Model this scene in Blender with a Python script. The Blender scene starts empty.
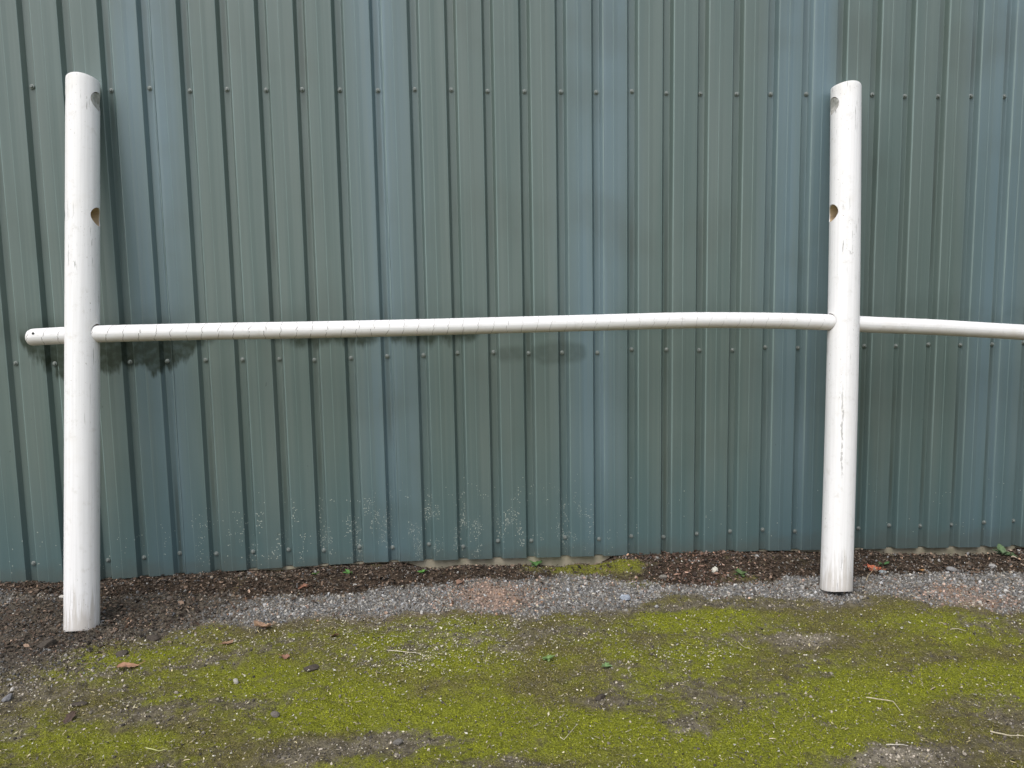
import bpy, math
import numpy as np
from mathutils import Matrix, Vector, Quaternion

rng = np.random.default_rng(7)
S = bpy.context.scene
COL = S.collection

# ------------------------------------------------------------------ camera
CAM = np.array([1.8179, -3.51247, 1.26299])
YAW, PITCH, ROLL, F = 0.07623, -0.1044, -0.01696, 740.0
cy_, sy_, cp_, sp_ = math.cos(YAW), math.sin(YAW), math.cos(PITCH), math.sin(PITCH)
FW = np.array([sy_*cp_, cy_*cp_, sp_]); R0 = np.array([cy_, -sy_, 0.0]); U0 = np.cross(R0, FW)
RT = math.cos(ROLL)*R0 + math.sin(ROLL)*U0
UP = math.cos(ROLL)*U0 - math.sin(ROLL)*R0
cam = bpy.data.cameras.new('camera'); co = bpy.data.objects.new('camera', cam); COL.objects.link(co)
cam.sensor_width = 36; cam.lens = F/1024*36; cam.clip_start = 0.05; cam.clip_end = 500
M = Matrix.Identity(4)
for i in range(3):
    M[i][0], M[i][1], M[i][2], M[i][3] = RT[i], UP[i], -FW[i], CAM[i]
co.matrix_world = M
S.camera = co

# ------------------------------------------------------------------ light
SUN_EL, SUN_AZ = math.radians(56), math.radians(-148)   # azimuth measured from +y towards +x
w = bpy.data.worlds.new('World'); S.world = w; w.use_nodes = True
nt = w.node_tree; bg = nt.nodes['Background']
sky = nt.nodes.new('ShaderNodeTexSky'); sky.sky_type = 'NISHITA'; sky.sun_disc = False
sky.sun_elevation = SUN_EL; sky.sun_rotation = SUN_AZ
sky.air_density = 1.0; sky.dust_density = 3.0; sky.ozone_density = 1.0
hs = nt.nodes.new('ShaderNodeHueSaturation'); hs.inputs['Saturation'].default_value = 0.45
nt.links.new(sky.outputs[0], hs.inputs['Color']); nt.links.new(hs.outputs[0], bg.inputs[0])
bg.inputs[1].default_value = 0.15
sl = bpy.data.lights.new('sun', 'SUN'); sl.energy = 0.85; sl.angle = math.radians(55); sl.color = (1.0, 0.95, 0.88)
so = bpy.data.objects.new('sun', sl); COL.objects.link(so)
sd = Vector((math.sin(SUN_AZ)*math.cos(SUN_EL), math.cos(SUN_AZ)*math.cos(SUN_EL), math.sin(SUN_EL)))
so.rotation_euler = sd.to_track_quat('Z', 'Y').to_euler()
so.location = sd*20
S.view_settings.view_transform = 'Standard'; S.view_settings.look = 'None'
S.view_settings.gamma = 1.0; S.view_settings.exposure = 0.56
S.view_settings.use_curve_mapping = False

# ------------------------------------------------------------------ helpers
def ground_pt(px, py, z=0.0):
    """where a sight line of the survey camera meets the ground plane"""
    d = FW + (px-512)/F*RT - (py-384)/F*UP
    t = (z-CAM[2])/d[2]
    return CAM + t*d

def _hash(ix, iy, seed):
    h = (ix.astype(np.int64)*374761393 + iy.astype(np.int64)*668265263 + seed*1442695041) & 0xffffffff
    h = ((h ^ (h >> 13))*1274126177) & 0xffffffff
    h = (h ^ (h >> 16)) & 0xffffffff
    return h.astype(np.float64)/4294967295.0

def vnoise(x, y, seed=0):
    x = np.asarray(x, float); y = np.asarray(y, float)
    ix = np.floor(x).astype(np.int64); iy = np.floor(y).astype(np.int64)
    fx = x-ix; fy = y-iy
    fx = fx*fx*(3-2*fx); fy = fy*fy*(3-2*fy)
    a = _hash(ix, iy, seed); b = _hash(ix+1, iy, seed); c = _hash(ix, iy+1, seed); d = _hash(ix+1, iy+1, seed)
    return (a*(1-fx)+b*fx)*(1-fy) + (c*(1-fx)+d*fx)*fy

def fbm(x, y, seed=0, octs=4, gain=0.5):
    s = 0; amp = 1; tot = 0
    for o in range(octs):
        s = s + amp*vnoise(x*2**o, y*2**o, seed+o*17); tot += amp; amp *= gain
    return s/tot

def sstep(a, b, x):
    t = np.clip((x-a)/(b-a), 0, 1); return t*t*(3-2*t)

def mesh_np(name, V, F3, mat, col=None, smooth=False, parent=None, attrs=None):
    V = np.ascontiguousarray(V, dtype=np.float32); F3 = np.ascontiguousarray(F3, dtype=np.int32)
    n = F3.shape[1]
    me = bpy.data.meshes.new(name)
    me.vertices.add(len(V)); me.vertices.foreach_set('co', V.ravel())
    me.loops.add(F3.size); me.loops.foreach_set('vertex_index', F3.ravel())
    me.polygons.add(len(F3)); me.polygons.foreach_set('loop_start', np.arange(0, F3.size, n, dtype=np.int32))
    me.polygons.foreach_set('use_smooth', np.full(len(F3), smooth))
    me.update(calc_edges=True)
    if col is not None:
        a = me.color_attributes.new('col', 'FLOAT_COLOR', 'POINT')
        c = np.ones((len(V), 4), np.float32); c[:, :3] = col
        a.data.foreach_set('color', c.ravel())
    for k, v in (attrs or {}).items():
        a = me.attributes.new(k, 'FLOAT', 'POINT'); a.data.foreach_set('value', np.ascontiguousarray(v, dtype=np.float32))
    me.materials.append(mat)
    o = bpy.data.objects.new(name, me); COL.objects.link(o)
    if parent: o.parent = parent
    return o

def mesh_py(name, verts, faces, mat, smooth=False, parent=None):
    me = bpy.data.meshes.new(name); me.from_pydata([tuple(v) for v in verts], [], faces); me.update()
    for p in me.polygons: p.use_smooth = smooth
    if mat: me.materials.append(mat)
    o = bpy.data.objects.new(name, me); COL.objects.link(o)
    if parent: o.parent = parent
    return o

def tag(o, label=None, cat=None, group=None, kind=None):
    if label: o['label'] = label
    if cat: o['category'] = cat
    if group: o['group'] = group
    if kind: o['kind'] = kind
    return o

def empty(name, loc=(0, 0, 0)):
    o = bpy.data.objects.new(name, None); o.empty_display_size = 0.1; o.location = loc; COL.objects.link(o); return o

class NT:
    """small node-graph writer"""
    def __init__(s, name):
        s.m = bpy.data.materials.new(name); s.m.use_nodes = True; s.t = s.m.node_tree
        s.b = s.t.nodes['Principled BSDF']
    def n(s, typ, ins=None, **kw):
        nd = s.t.nodes.new('ShaderNode'+typ)
        for k, v in kw.items(): setattr(nd, k, v)
        for k, v in (ins or {}).items(): s.put(nd.inputs[k], v)
        return nd
    def put(s, sock, v):
        if isinstance(v, bpy.types.NodeSocket): s.t.links.new(v, sock)
        elif isinstance(v, bpy.types.Node): s.t.links.new(v.outputs[0], sock)
        else: sock.default_value = v
    def math(s, op, a, b=0.0, c=0.0, clamp=False):
        nd = s.n('Math', {0: a, 1: b, 2: c}, operation=op); nd.use_clamp = clamp; return nd.outputs[0]
    def rng(s, v, a, b, c=0.0, d=1.0, smooth=True):
        nd = s.n('MapRange', {0: v, 1: a, 2: b, 3: c, 4: d}); nd.interpolation_type = 'SMOOTHSTEP' if smooth else 'LINEAR'
        return nd.outputs[0]
    def mix(s, f, a, b, mode='MIX'):
        nd = s.n('Mix', data_type='RGBA', blend_type=mode)
        s.put(nd.inputs[0], f); s.put(nd.inputs[6], a); s.put(nd.inputs[7], b); return nd.outputs[2]
    def noise(s, vec, scale, detail=3, rough=0.5, dim='3D'):
        nd = s.n('TexNoise', {'Scale': scale, 'Detail': detail, 'Roughness': rough}); nd.noise_dimensions = dim
        if vec is not None: s.put(nd.inputs['Vector'], vec)
        return nd.outputs[0]
    def xyz(s, coord='Object'):
        tc = s.n('TexCoord'); sp = s.n('SeparateXYZ', {0: tc.outputs[coord]})
        return tc.outputs[coord], sp.outputs[0], sp.outputs[1], sp.outputs[2]
    def comb(s, x, y, z):
        return s.n('CombineXYZ', {0: x, 1: y, 2: z}).outputs[0]
    def attr(s, name, fac=False):
        nd = s.n('Attribute', attribute_name=name); return nd.outputs['Fac' if fac else 'Color']
    def ramp(s, f, stops):
        nd = s.n('ValToRGB', {0: f}); el = nd.color_ramp.elements
        while len(el) < len(stops): el.new(0.5)
        for e, (p, v) in zip(el, stops):
            e.position = p; e.color = (v, v, v, 1) if not isinstance(v, tuple) else (*v, 1)
        return nd.outputs[0]
    def bump(s, h, strength=0.3, dist=0.01, normal=None):
        nd = s.n('Bump', {'Height': h, 'Strength': strength, 'Distance': dist})
        if normal is not None: s.put(nd.inputs['Normal'], normal)
        return nd.outputs[0]
    def set(s, **kw):
        for k, v in kw.items(): s.put(s.b.inputs[k.replace('_', ' ')], v)
        return s.m

def C(r, g, b): return (r, g, b, 1.0)

# ------------------------------------------------------------------ materials
P = 1/6.0        # groove spacing of the cladding
GD = 0.026       # groove depth

def make_cladding():
    k = NT('green_painted_steel')
    v, x, y, z = k.xyz()
    # sky reflection painted as a bluish tone either side of every sheet lap (laps at grooves 3, 9, 15, ...)
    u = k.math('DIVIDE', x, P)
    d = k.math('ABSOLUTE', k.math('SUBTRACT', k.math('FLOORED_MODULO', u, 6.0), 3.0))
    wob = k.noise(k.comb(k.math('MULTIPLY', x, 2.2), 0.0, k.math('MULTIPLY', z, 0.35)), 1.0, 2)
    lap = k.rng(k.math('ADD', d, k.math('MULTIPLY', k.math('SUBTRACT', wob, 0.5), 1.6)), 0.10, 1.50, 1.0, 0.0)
    streak = k.noise(k.comb(k.math('MULTIPLY', x, 55.0), 0.0, k.math('MULTIPLY', z, 0.5)), 1.0, 3)
    streak2 = k.noise(k.comb(k.math('MULTIPLY', x, 9.0), 3.0, k.math('MULTIPLY', z, 0.6)), 1.0, 3)
    blot = k.noise(v, 2.2, 4)
    fine = k.noise(v, 160.0, 2)
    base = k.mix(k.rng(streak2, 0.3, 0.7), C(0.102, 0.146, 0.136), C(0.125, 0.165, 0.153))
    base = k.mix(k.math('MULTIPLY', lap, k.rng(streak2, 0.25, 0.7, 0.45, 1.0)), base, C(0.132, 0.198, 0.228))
    hl = k.rng(k.math('ABSOLUTE', k.math('SUBTRACT', k.math('MULTIPLY', k.math('SUBTRACT', k.math('FLOORED_MODULO', u, 6.0), 3.0), P), 0.024)), 0.004, 0.024, 1.0, 0.0)  # pale reflected streak beside each lap, painted into the colour
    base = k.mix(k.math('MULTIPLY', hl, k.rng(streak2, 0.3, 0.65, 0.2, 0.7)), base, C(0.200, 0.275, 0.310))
    base = k.mix(k.rng(streak, 0.42, 0.75, 0.0, 0.30), base, C(0.17, 0.215, 0.20))
    base = k.mix(k.rng(blot, 0.5, 0.78, 0.0, 0.35), base, C(0.078, 0.094, 0.078))
    # crease highlights painted pale along the shoulders and the centre bead of every rib
    uf = k.math('FLOORED_MODULO', k.math('ADD', u, 0.5), 1.0)          # 0.5 = groove centre
    def arris(off, wd): return k.rng(k.math('ABSOLUTE', k.math('SUBTRACT', uf, 0.5+off/P)), wd*0.35/P, wd/P, 1.0, 0.0)
    hl_vary = k.rng(k.noise(k.comb(k.math('MULTIPLY', x, 13.0), 0.0, k.math('MULTIPLY', z, 0.8)), 1.0, 3), 0.30, 0.62, 0.20, 0.75)
    ar = k.math('MAXIMUM', arris(.0275, .0042), k.math('MULTIPLY', k.math('MAXIMUM', arris(P/2-.0072-P*0, .0030), arris(-.0275, .0030)), 0.6))
    base = k.mix(k.math('MULTIPLY', ar, hl_vary), base, C(0.200, 0.275, 0.265))
    # darker teal foot of the sheets, low reflections painted into the colour
    foot = k.math('MULTIPLY', k.rng(k.math('ADD', z, k.math('MULTIPLY', k.math('SUBTRACT', streak2, .5), .5)), 0.0, 0.75, 1.0, 0.0), 0.55)
    base = k.mix(foot, base, C(0.062, 0.122, 0.136))
    # damp algae runs below the rail, and above it at the left
    xn = k.rng(x, -0.5, 4.5, 0.0, 1.0, smooth=False)
    def X(a): return (a+0.5)/5.0
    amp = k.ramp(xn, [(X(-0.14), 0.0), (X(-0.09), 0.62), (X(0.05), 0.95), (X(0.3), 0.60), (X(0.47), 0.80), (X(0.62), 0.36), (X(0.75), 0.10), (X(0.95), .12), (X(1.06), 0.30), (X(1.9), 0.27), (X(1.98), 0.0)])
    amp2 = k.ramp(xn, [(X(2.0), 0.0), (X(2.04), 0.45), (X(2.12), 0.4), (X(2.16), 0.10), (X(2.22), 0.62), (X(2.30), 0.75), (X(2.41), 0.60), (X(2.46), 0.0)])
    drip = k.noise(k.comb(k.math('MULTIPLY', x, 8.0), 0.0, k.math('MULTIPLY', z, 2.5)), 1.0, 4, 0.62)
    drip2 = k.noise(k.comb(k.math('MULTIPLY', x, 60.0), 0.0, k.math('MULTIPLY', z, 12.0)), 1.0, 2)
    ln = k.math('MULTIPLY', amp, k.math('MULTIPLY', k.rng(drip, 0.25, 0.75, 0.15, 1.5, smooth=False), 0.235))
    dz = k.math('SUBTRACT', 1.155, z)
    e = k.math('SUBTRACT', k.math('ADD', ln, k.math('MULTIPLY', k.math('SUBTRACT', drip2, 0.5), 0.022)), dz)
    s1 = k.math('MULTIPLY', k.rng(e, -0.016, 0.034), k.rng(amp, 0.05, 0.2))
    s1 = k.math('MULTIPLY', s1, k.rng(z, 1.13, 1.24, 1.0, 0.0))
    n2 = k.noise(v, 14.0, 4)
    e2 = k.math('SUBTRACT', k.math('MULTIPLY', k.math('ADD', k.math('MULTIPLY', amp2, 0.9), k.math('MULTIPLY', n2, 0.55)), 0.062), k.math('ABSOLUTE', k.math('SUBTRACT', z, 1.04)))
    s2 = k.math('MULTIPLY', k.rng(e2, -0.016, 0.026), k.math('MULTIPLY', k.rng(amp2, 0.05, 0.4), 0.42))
    # ab: the rail's soft shade, painted as a faint band just above its line
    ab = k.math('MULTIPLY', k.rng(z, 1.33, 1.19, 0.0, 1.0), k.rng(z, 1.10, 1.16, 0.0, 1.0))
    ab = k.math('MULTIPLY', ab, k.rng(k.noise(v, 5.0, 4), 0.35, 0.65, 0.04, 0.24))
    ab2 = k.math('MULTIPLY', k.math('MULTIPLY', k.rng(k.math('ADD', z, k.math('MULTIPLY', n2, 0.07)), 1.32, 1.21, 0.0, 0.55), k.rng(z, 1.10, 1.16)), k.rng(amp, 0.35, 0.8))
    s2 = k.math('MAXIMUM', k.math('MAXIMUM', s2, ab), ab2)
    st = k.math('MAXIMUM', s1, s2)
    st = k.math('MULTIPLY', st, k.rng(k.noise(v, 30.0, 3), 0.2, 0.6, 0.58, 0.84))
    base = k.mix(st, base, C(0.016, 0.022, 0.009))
    # dark spots of algae here and there
    sp = k.math('MULTIPLY', k.rng(k.noise(k.comb(k.math('MULTIPLY', x, 40.0), 0.0, k.math('MULTIPLY', z, 22.0)), 1.0, 3), 0.70, 0.76), k.rng(k.noise(v, 3.0, 2), 0.50, 0.62, 0.0, 0.7))
    sp = k.math('MULTIPLY', sp, k.rng(z, 0.9, 1.3, 1.0, 0.0))
    base = k.mix(sp, base, C(0.035, 0.045, 0.036))
    # pale splashed lichen / lime specks near the foot
    vec = k.comb(x, k.math('MULTIPLY', y, 1.0), z)
    vo = k.n('TexVoronoi', {'Vector': vec, 'Scale': 170.0}); vo.feature = 'F1'
    cr = k.n('SeparateColor', {0: vo.outputs['Color']})
    zx = k.ramp(xn, [(X(-0.3), .06), (X(0.5), 0.10), (X(0.95), 0.32), (X(1.45), 0.62), (X(1.9), 0.60), (X(2.35), 0.55), (X(2.5), 0.12), (X(2.75), 0.02), (X(4.0), 0.015), (X(4.3), 0.04)])
    clus = k.rng(k.noise(k.comb(k.math('MULTIPLY', x, 14.0), 0.0, k.math('MULTIPLY', z, 6.0)), 1.0, 4), 0.46, 0.66)
    zz = k.math('MULTIPLY', k.rng(z, 0.20, 0.46, 1.0, 0.0), k.rng(z, 0.04, 0.10))
    dens = k.math('MULTIPLY', k.math('MULTIPLY', zx, zz), clus)
    on = k.math('LESS_THAN', cr.outputs[0], k.math('MULTIPLY', dens, 1.3))
    rad = k.math('MULTIPLY', k.math('ADD', k.math('MULTIPLY', cr.outputs[1], 0.42), 0.10), 1.0)
    dot = k.math('MULTIPLY', on, k.math('LESS_THAN', vo.outputs['Distance'], rad))
    base = k.mix(k.math('MULTIPLY', dot, 0.8), base, C(0.48, 0.51, 0.45))
    # scattered scratches / lime runs high up
    scr = k.math('MULTIPLY', k.rng(k.noise(k.comb(k.math('MULTIPLY', x, 150.0), 7.0, k.math('MULTIPLY', z, 5.0)), 1.0, 2), 0.745, 0.78), k.rng(k.noise(v, 1.7, 2), 0.5, 0.65, 0.0, 0.4))
    base = k.mix(scr, base, C(0.24, 0.28, 0.27))
    mud = k.noise(k.comb(k.math('MULTIPLY', x, 12.0), 0.0, k.math('MULTIPLY', z, 16.0)), 1.0, 5, 0.65)
    mudf = k.math('MULTIPLY', k.rng(k.math('ADD', z, k.math('MULTIPLY', mud, -0.16)), 0.06, -0.05, 0.0, 0.35), 1.0)
    base = k.mix(mudf, base, C(0.085, 0.075, 0.055))
    smear = k.math('MULTIPLY', k.math('MULTIPLY', dens, k.rng(k.noise(v, 60.0, 3), 0.45, 0.7)), 0.30)
    base = k.mix(smear, base, C(0.34, 0.37, 0.33))
    # grime trails under the screw lines
    tr = k.math('MULTIPLY', k.rng(k.math('ABSOLUTE', k.math('SUBTRACT', k.math('FRACT', k.math('ADD', u, 0.5)), 0.5)), 0.02, 0.07, 1.0, 0.0), k.rng(k.noise(k.comb(k.math('MULTIPLY', x, 3.0), 0.0, k.math('MULTIPLY', z, 1.1)), 1.0, 3), 0.45, 0.7, 0.0, 0.55))
    base = k.mix(tr, base, C(0.050, 0.062, 0.050))
    rough = k.math('ADD', k.rng(blot, 0.3, 0.7, 0.295, 0.34), k.math('MULTIPLY', st, 0.35))
    h = k.math('ADD', 0.0, k.math('MULTIPLY', k.noise(k.comb(k.math('MULTIPLY', x, 14.0), 0.0, k.math('MULTIPLY', z, 1.2)), 1.0, 2), 1.0))
    return k.set(Base_Color=base, Roughness=rough, Normal=k.bump(h, 0.25, 0.004), Specular_IOR_Level=k.math('SUBTRACT', 0.5, k.math('MULTIPLY', st, 0.38)))
m_clad = make_cladding()

def make_white_wood(name, rings=False, split=False):
    k = NT(name)
    v, x, y, z = k.xyz()
    if rings:
        al = k.attr('along', True); an = k.attr('around', True)
        gx, gy, gz = al, an, an
        grain = k.noise(k.comb(k.math('MULTIPLY', al, 3.0), k.math('MULTIPLY', an, 22.0), 0.0), 1.0, 4)
        w_ = k.noise(k.comb(k.math('MULTIPLY', al, 8.0), k.math('MULTIPLY', an, 0.8), 0.0), 1.0, 2)
        ph = k.math('ADD', k.math('ADD', k.math('DIVIDE', al, 0.064), k.math('MULTIPLY', k.math('SINE', an), -0.13)), k.math('MULTIPLY', w_, 0.55))
        fr = k.math('ABSOLUTE', k.math('SUBTRACT', k.math('FRACT', ph), 0.5))
        brk = k.rng(k.noise(k.comb(k.math('MULTIPLY', al, 9.0), k.math('MULTIPLY', an, 2.2), 4.0), 1.0, 3), 0.33, 0.48)
        fade = k.math('MULTIPLY', k.rng(al, 0.6, 3.0, 1.0, 0.40), k.rng(al, 3.4, 3.6, 1.0, 0.12))
        wn = k.math('MULTIPLY', k.noise(k.comb(k.math('MULTIPLY', al, 5.0), k.math('MULTIPLY', an, 3.0), 9.0), 1.0, 2), 0.032)
        crack = k.math('MULTIPLY', k.math('LESS_THAN', fr, wn), k.math('MULTIPLY', brk, fade))
        chip = k.math('MULTIPLY', k.rng(k.noise(k.comb(k.math('MULTIPLY', al, 70.0), k.math('MULTIPLY', an, 5.0), 0.0), 1.0, 3), 0.70, 0.74), k.rng(k.noise(k.comb(k.math('MULTIPLY', al, 2.6), k.math('MULTIPLY', an, 0.5), 2.0), 1.0, 2), 0.50, 0.60))
    else:
        grain = k.noise(k.comb(k.math('MULTIPLY', x, 110.0), k.math('MULTIPLY', y, 110.0), k.math('MULTIPLY', z, 2.5)), 1.0, 4)
        w_ = k.noise(k.comb(k.math('MULTIPLY', x, 130.0), k.math('MULTIPLY', y, 130.0), k.math('MULTIPLY', z, 9.0)), 1.0, 4)
        where = k.noise(k.comb(k.math('MULTIPLY', x, 6.0), k.math('MULTIPLY', y, 6.0), k.math('MULTIPLY', z, 2.2)), 1.0, 2)
        crack = k.math('MULTIPLY', k.rng(w_, 0.655, 0.70), k.rng(where, 0.46, 0.60, 0.0, 0.7))
        pin = k.noise(k.comb(k.math('MULTIPLY', x, 190.0), k.math('MULTIPLY', y, 190.0), k.math('MULTIPLY', z, 90.0)), 1.0, 2)
        chip = k.math('MULTIPLY', k.rng(pin, 0.68, 0.74), k.rng(where, 0.42, 0.60))
    if split:
        # a long drying split with crumbled pits along it
        sw = k.noise(k.comb(0.0, 0.0, k.math('MULTIPLY', z, 9.0)), 1.0, 3)
        off = k.math('ABSOLUTE', k.math('SUBTRACT', x, k.math('ADD', -0.030, k.math('MULTIPLY', sw, 0.024))))
        sb = k.noise(k.comb(k.math('MULTIPLY', x, 120.0), 0.0, k.math('MULTIPLY', z, 55.0)), 1.0, 3)
        sm = k.math('MULTIPLY', k.rng(z, 0.47, 0.54), k.rng(z, 0.92, 0.80))
        sm = k.math('MULTIPLY', sm, k.rng(y, 0.0, -0.02))
        sp_ = k.math('MULTIPLY', k.rng(k.math('ADD', off, k.math('MULTIPLY', k.math('SUBTRACT', sb, 0.5), 0.022)), 0.0032, 0.0012), sm)
        crack = k.math('MAXIMUM', crack, k.math('MULTIPLY', sp_, 0.5))
    blot = k.noise(v, 7.0, 4)
    grime = k.noise(v, 23.0, 5, 0.7)
    base = k.mix(k.rng(grain, 0.3, 0.75), C(0.84, 0.838, 0.845), C(0.77, 0.767, 0.77))
    base = k.mix(k.rng(blot, 0.55, 0.8, 0.0, 0.5), base, C(0.72, 0.70, 0.66))
    base = k.mix(k.rng(grime, 0.54, 0.74, 0.0, 0.42), base, C(0.57, 0.55, 0.51))
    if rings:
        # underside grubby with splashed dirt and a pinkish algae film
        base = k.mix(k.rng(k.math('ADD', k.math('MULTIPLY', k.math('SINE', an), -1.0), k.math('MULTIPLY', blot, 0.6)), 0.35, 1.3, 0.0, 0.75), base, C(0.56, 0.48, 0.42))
    else:
        base = k.mix(k.rng(k.math('ADD', z, k.math('MULTIPLY', k.math('SUBTRACT', w_, .5), .5)), 0.0, 0.16, 0.65, 0.0), base, C(0.46, 0.42, 0.37))
    base = k.mix(k.math('MULTIPLY', crack, 0.85), base, C(0.10, 0.085, 0.07))
    base = k.mix(k.math('MULTIPLY', chip, 0.7), base, C(0.30, 0.26, 0.22))
    h = k.math('SUBTRACT', k.math('MULTIPLY', grain, 0.6), k.math('MULTIPLY', crack, 1.2))
    return k.set(Base_Color=base, Roughness=0.55, Normal=k.bump(h, 0.35, 0.003), Specular_IOR_Level=0.35)
m_post = make_white_wood('white_painted_timber')
m_post_split = make_white_wood('split_white_timber', split=True)
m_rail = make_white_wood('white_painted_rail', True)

def simple(name, c1, c2, scale=30, rough=0.8, bump=0.3, stretch=(1, 1, 1), spec=0.3, dist=0.004):
    k = NT(name); v, x, y, z = k.xyz()
    vv = k.comb(k.math('MULTIPLY', x, stretch[0]), k.math('MULTIPLY', y, stretch[1]), k.math('MULTIPLY', z, stretch[2]))
    n = k.noise(vv, scale, 4)
    return k.set(Base_Color=k.mix(k.rng(n, 0.3, 0.7), C(*c1), C(*c2)), Roughness=rough, Normal=k.bump(n, bump, dist), Specular_IOR_Level=spec)
m_bare = simple('bare_timber', (0.58, 0.46, 0.30), (0.40, 0.30, 0.19), 40, stretch=(0.2, 1, 1))
m_plug = simple('grey_end_grain', (0.58, 0.57, 0.54), (0.36, 0.35, 0.32), 60)
m_conc = simple('old_concrete', (0.42, 0.38, 0.29), (0.30, 0.28, 0.20), 25)
m_dark = simple('dark_steel', (0.04, 0.045, 0.045), (0.06, 0.065, 0.06), 10, 0.6)
m_roof = simple('roof_steel', (0.07, 0.09, 0.08), (0.09, 0.11, 0.10), 6, 0.4)
m_screw = simple('painted_screw_head', (0.15, 0.175, 0.165), (0.21, 0.24, 0.225), 200, 0.3, 0.1, spec=0.6)

def attr_mat(name, rough=0.85, jit=60, bump=0.3, trans=0.0, spec=0.3):
    k = NT(name); v, x, y, z = k.xyz()
    n = k.noise(v, jit, 3)
    c = k.mix(k.rng(n, 0.3, 0.7, 0.0, 1.0), k.mix(0.30, k.attr('col'), C(0, 0, 0)), k.attr('col'))
    k.set(Base_Color=c, Roughness=rough, Specular_IOR_Level=spec)
    if bump: k.set(Normal=k.bump(n, bump, 0.003))
    return k.m
m_stone = attr_mat('crushed_stone', 0.8, 220, 0.4)
m_litter = attr_mat('leaf_mould', 0.85, 150, 0.2)
m_moss = attr_mat('moss_green', 0.9, 90, 0.0, spec=0.15)
m_petal = attr_mat('dry_petals', 0.8, 120, 0.0)
m_leaf = attr_mat('dead_leaf', 0.7, 90, 0.3)
m_green = attr_mat('weed_leaf', 0.5, 90, 0.2)
m_straw = attr_mat('dry_straw', 0.7, 90, 0.2)

def make_ground():
    k = NT('soil_and_moss'); v, x, y, z = k.xyz()
    n1 = k.noise(v, 35.0, 5, 0.6); n2 = k.noise(v, 160.0, 4, 0.65); n3 = k.noise(v, 9.0, 3)
    mo = k.attr('moss', True); gr = k.attr('gravel', True); mu = k.attr('mulch', True); pk = k.attr('pink', True); pale = k.attr('pale', True); brt = k.attr('bright', True)
    soil = k.mix(k.rng(n1, 0.3, 0.7), C(0.085, 0.072, 0.045), C(0.215, 0.188, 0.135))
    soil = k.mix(k.math('MULTIPLY', pale, k.rng(n1, 0.3, 0.7, 0.35, 1.0)), soil, C(0.34, 0.305, 0.24))
    soil = k.mix(k.math('MULTIPLY', pk, 0.9), soil, C(0.38, 0.275, 0.22))
    soil = k.mix(gr, soil, k.mix(k.rng(n2, 0.35, 0.65), C(0.10, 0.097, 0.09), C(0.27, 0.265, 0.25)))
    soil = k.mix(mu, soil, k.mix(k.rng(n1, 0.35, 0.65), C(0.030, 0.022, 0.016), C(0.085, 0.060, 0.042)))
    mossd = k.mix(k.rng(n2, 0.3, 0.7), C(0.065, 0.056, 0.018), C(0.190, 0.170, 0.065))
    mossb = k.mix(k.rng(n2, 0.3, 0.7), C(0.095, 0.106, 0.009), C(0.270, 0.290, 0.030))
    mossc = k.mix(k.rng(k.math('ADD', brt, k.math('ADD', k.math('MULTIPLY', k.math('SUBTRACT', n1, 0.5), 0.9), k.math('MULTIPLY', k.math('SUBTRACT', n3, 0.5), 0.8))), 0.1, 0.95), mossd, mossb)
    mk = k.rng(k.math('ADD', mo, k.math('MULTIPLY', k.math('SUBTRACT', n1, 0.5), 1.3)), 0.12, 0.80)
    col = k.mix(mk, soil, mossc)
    fl = k.noise(v, 260.0, 2)
    col = k.mix(k.rng(fl, 0.63, 0.72, 0.0, 0.6), col, C(0.34, 0.32, 0.24))
    col = k.mix(k.rng(fl, 0.36, 0.28, 0.0, 0.6), col, C(0.03, 0.027, 0.018))
    h = k.math('ADD', k.math('MULTIPLY', n1, 1.0), k.math('MULTIPLY', n2, 0.5))
    return k.set(Base_Color=col, Roughness=0.95, Normal=k.bump(h, 0.9, 0.02), Specular_IOR_Level=0.15)
m_ground = make_ground()

# ------------------------------------------------------------------ ground fields
def curve_px(pts):
    w_ = np.array([ground_pt(a, b)[:2] for a, b in pts]); i = np.argsort(w_[:, 0]); return w_[i, 0], w_[i, 1]
LOWX, LOWY = curve_px([(0, 668), (60, 652), (110, 634), (200, 626), (260, 624), (330, 620), (400, 616), (450, 610), (520, 614), (600, 609), (660, 598), (760, 597), (870, 598), (940, 600), (1024, 611)])
UPX, UPY = curve_px([(0, 600), (110, 600), (200, 598), (270, 600), (350, 594), (400, 591), (450, 588), (520, 584), (570, 578), (640, 583), (700, 585), (800, 578), (870, 578), (940, 574), (1024, 574)])
def blob_field(x, y, blobs):
    f = np.zeros_like(x)
    for px, py, rx, ry, s in blobs:
        c = ground_pt(px, py); ex = ground_pt(px+rx, py); ey = ground_pt(px, py+ry)
        ax = abs(ex[0]-c[0])+1e-6; ay = abs(ey[1]-c[1])+1e-6
        r2 = ((x-c[0])/ax)**2+((y-c[1])/ay)**2
        f = f + s*np.exp(-r2)
    return f
MOSS_B = [(430, 690, 120, 20, .45), (520, 705, 90, 15, .35), (890, 690, 130, 20, .4), (960, 668, 70, 14, .3), (740, 738, 110, 22, .4),
          (640, 735, 60, 18, .35), (345, 712, 60, 18, .35), (60, 745, 70, 14, .3), (150, 735, 40, 8, .3), (570, 655, 130, 14, .2), (680, 618, 60, 9, .5),
          (130, 655, 70, 10, .3), (260, 665, 80, 10, .25), (1000, 640, 60, 12, .25), (480, 740, 70, 14, .2)]
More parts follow.
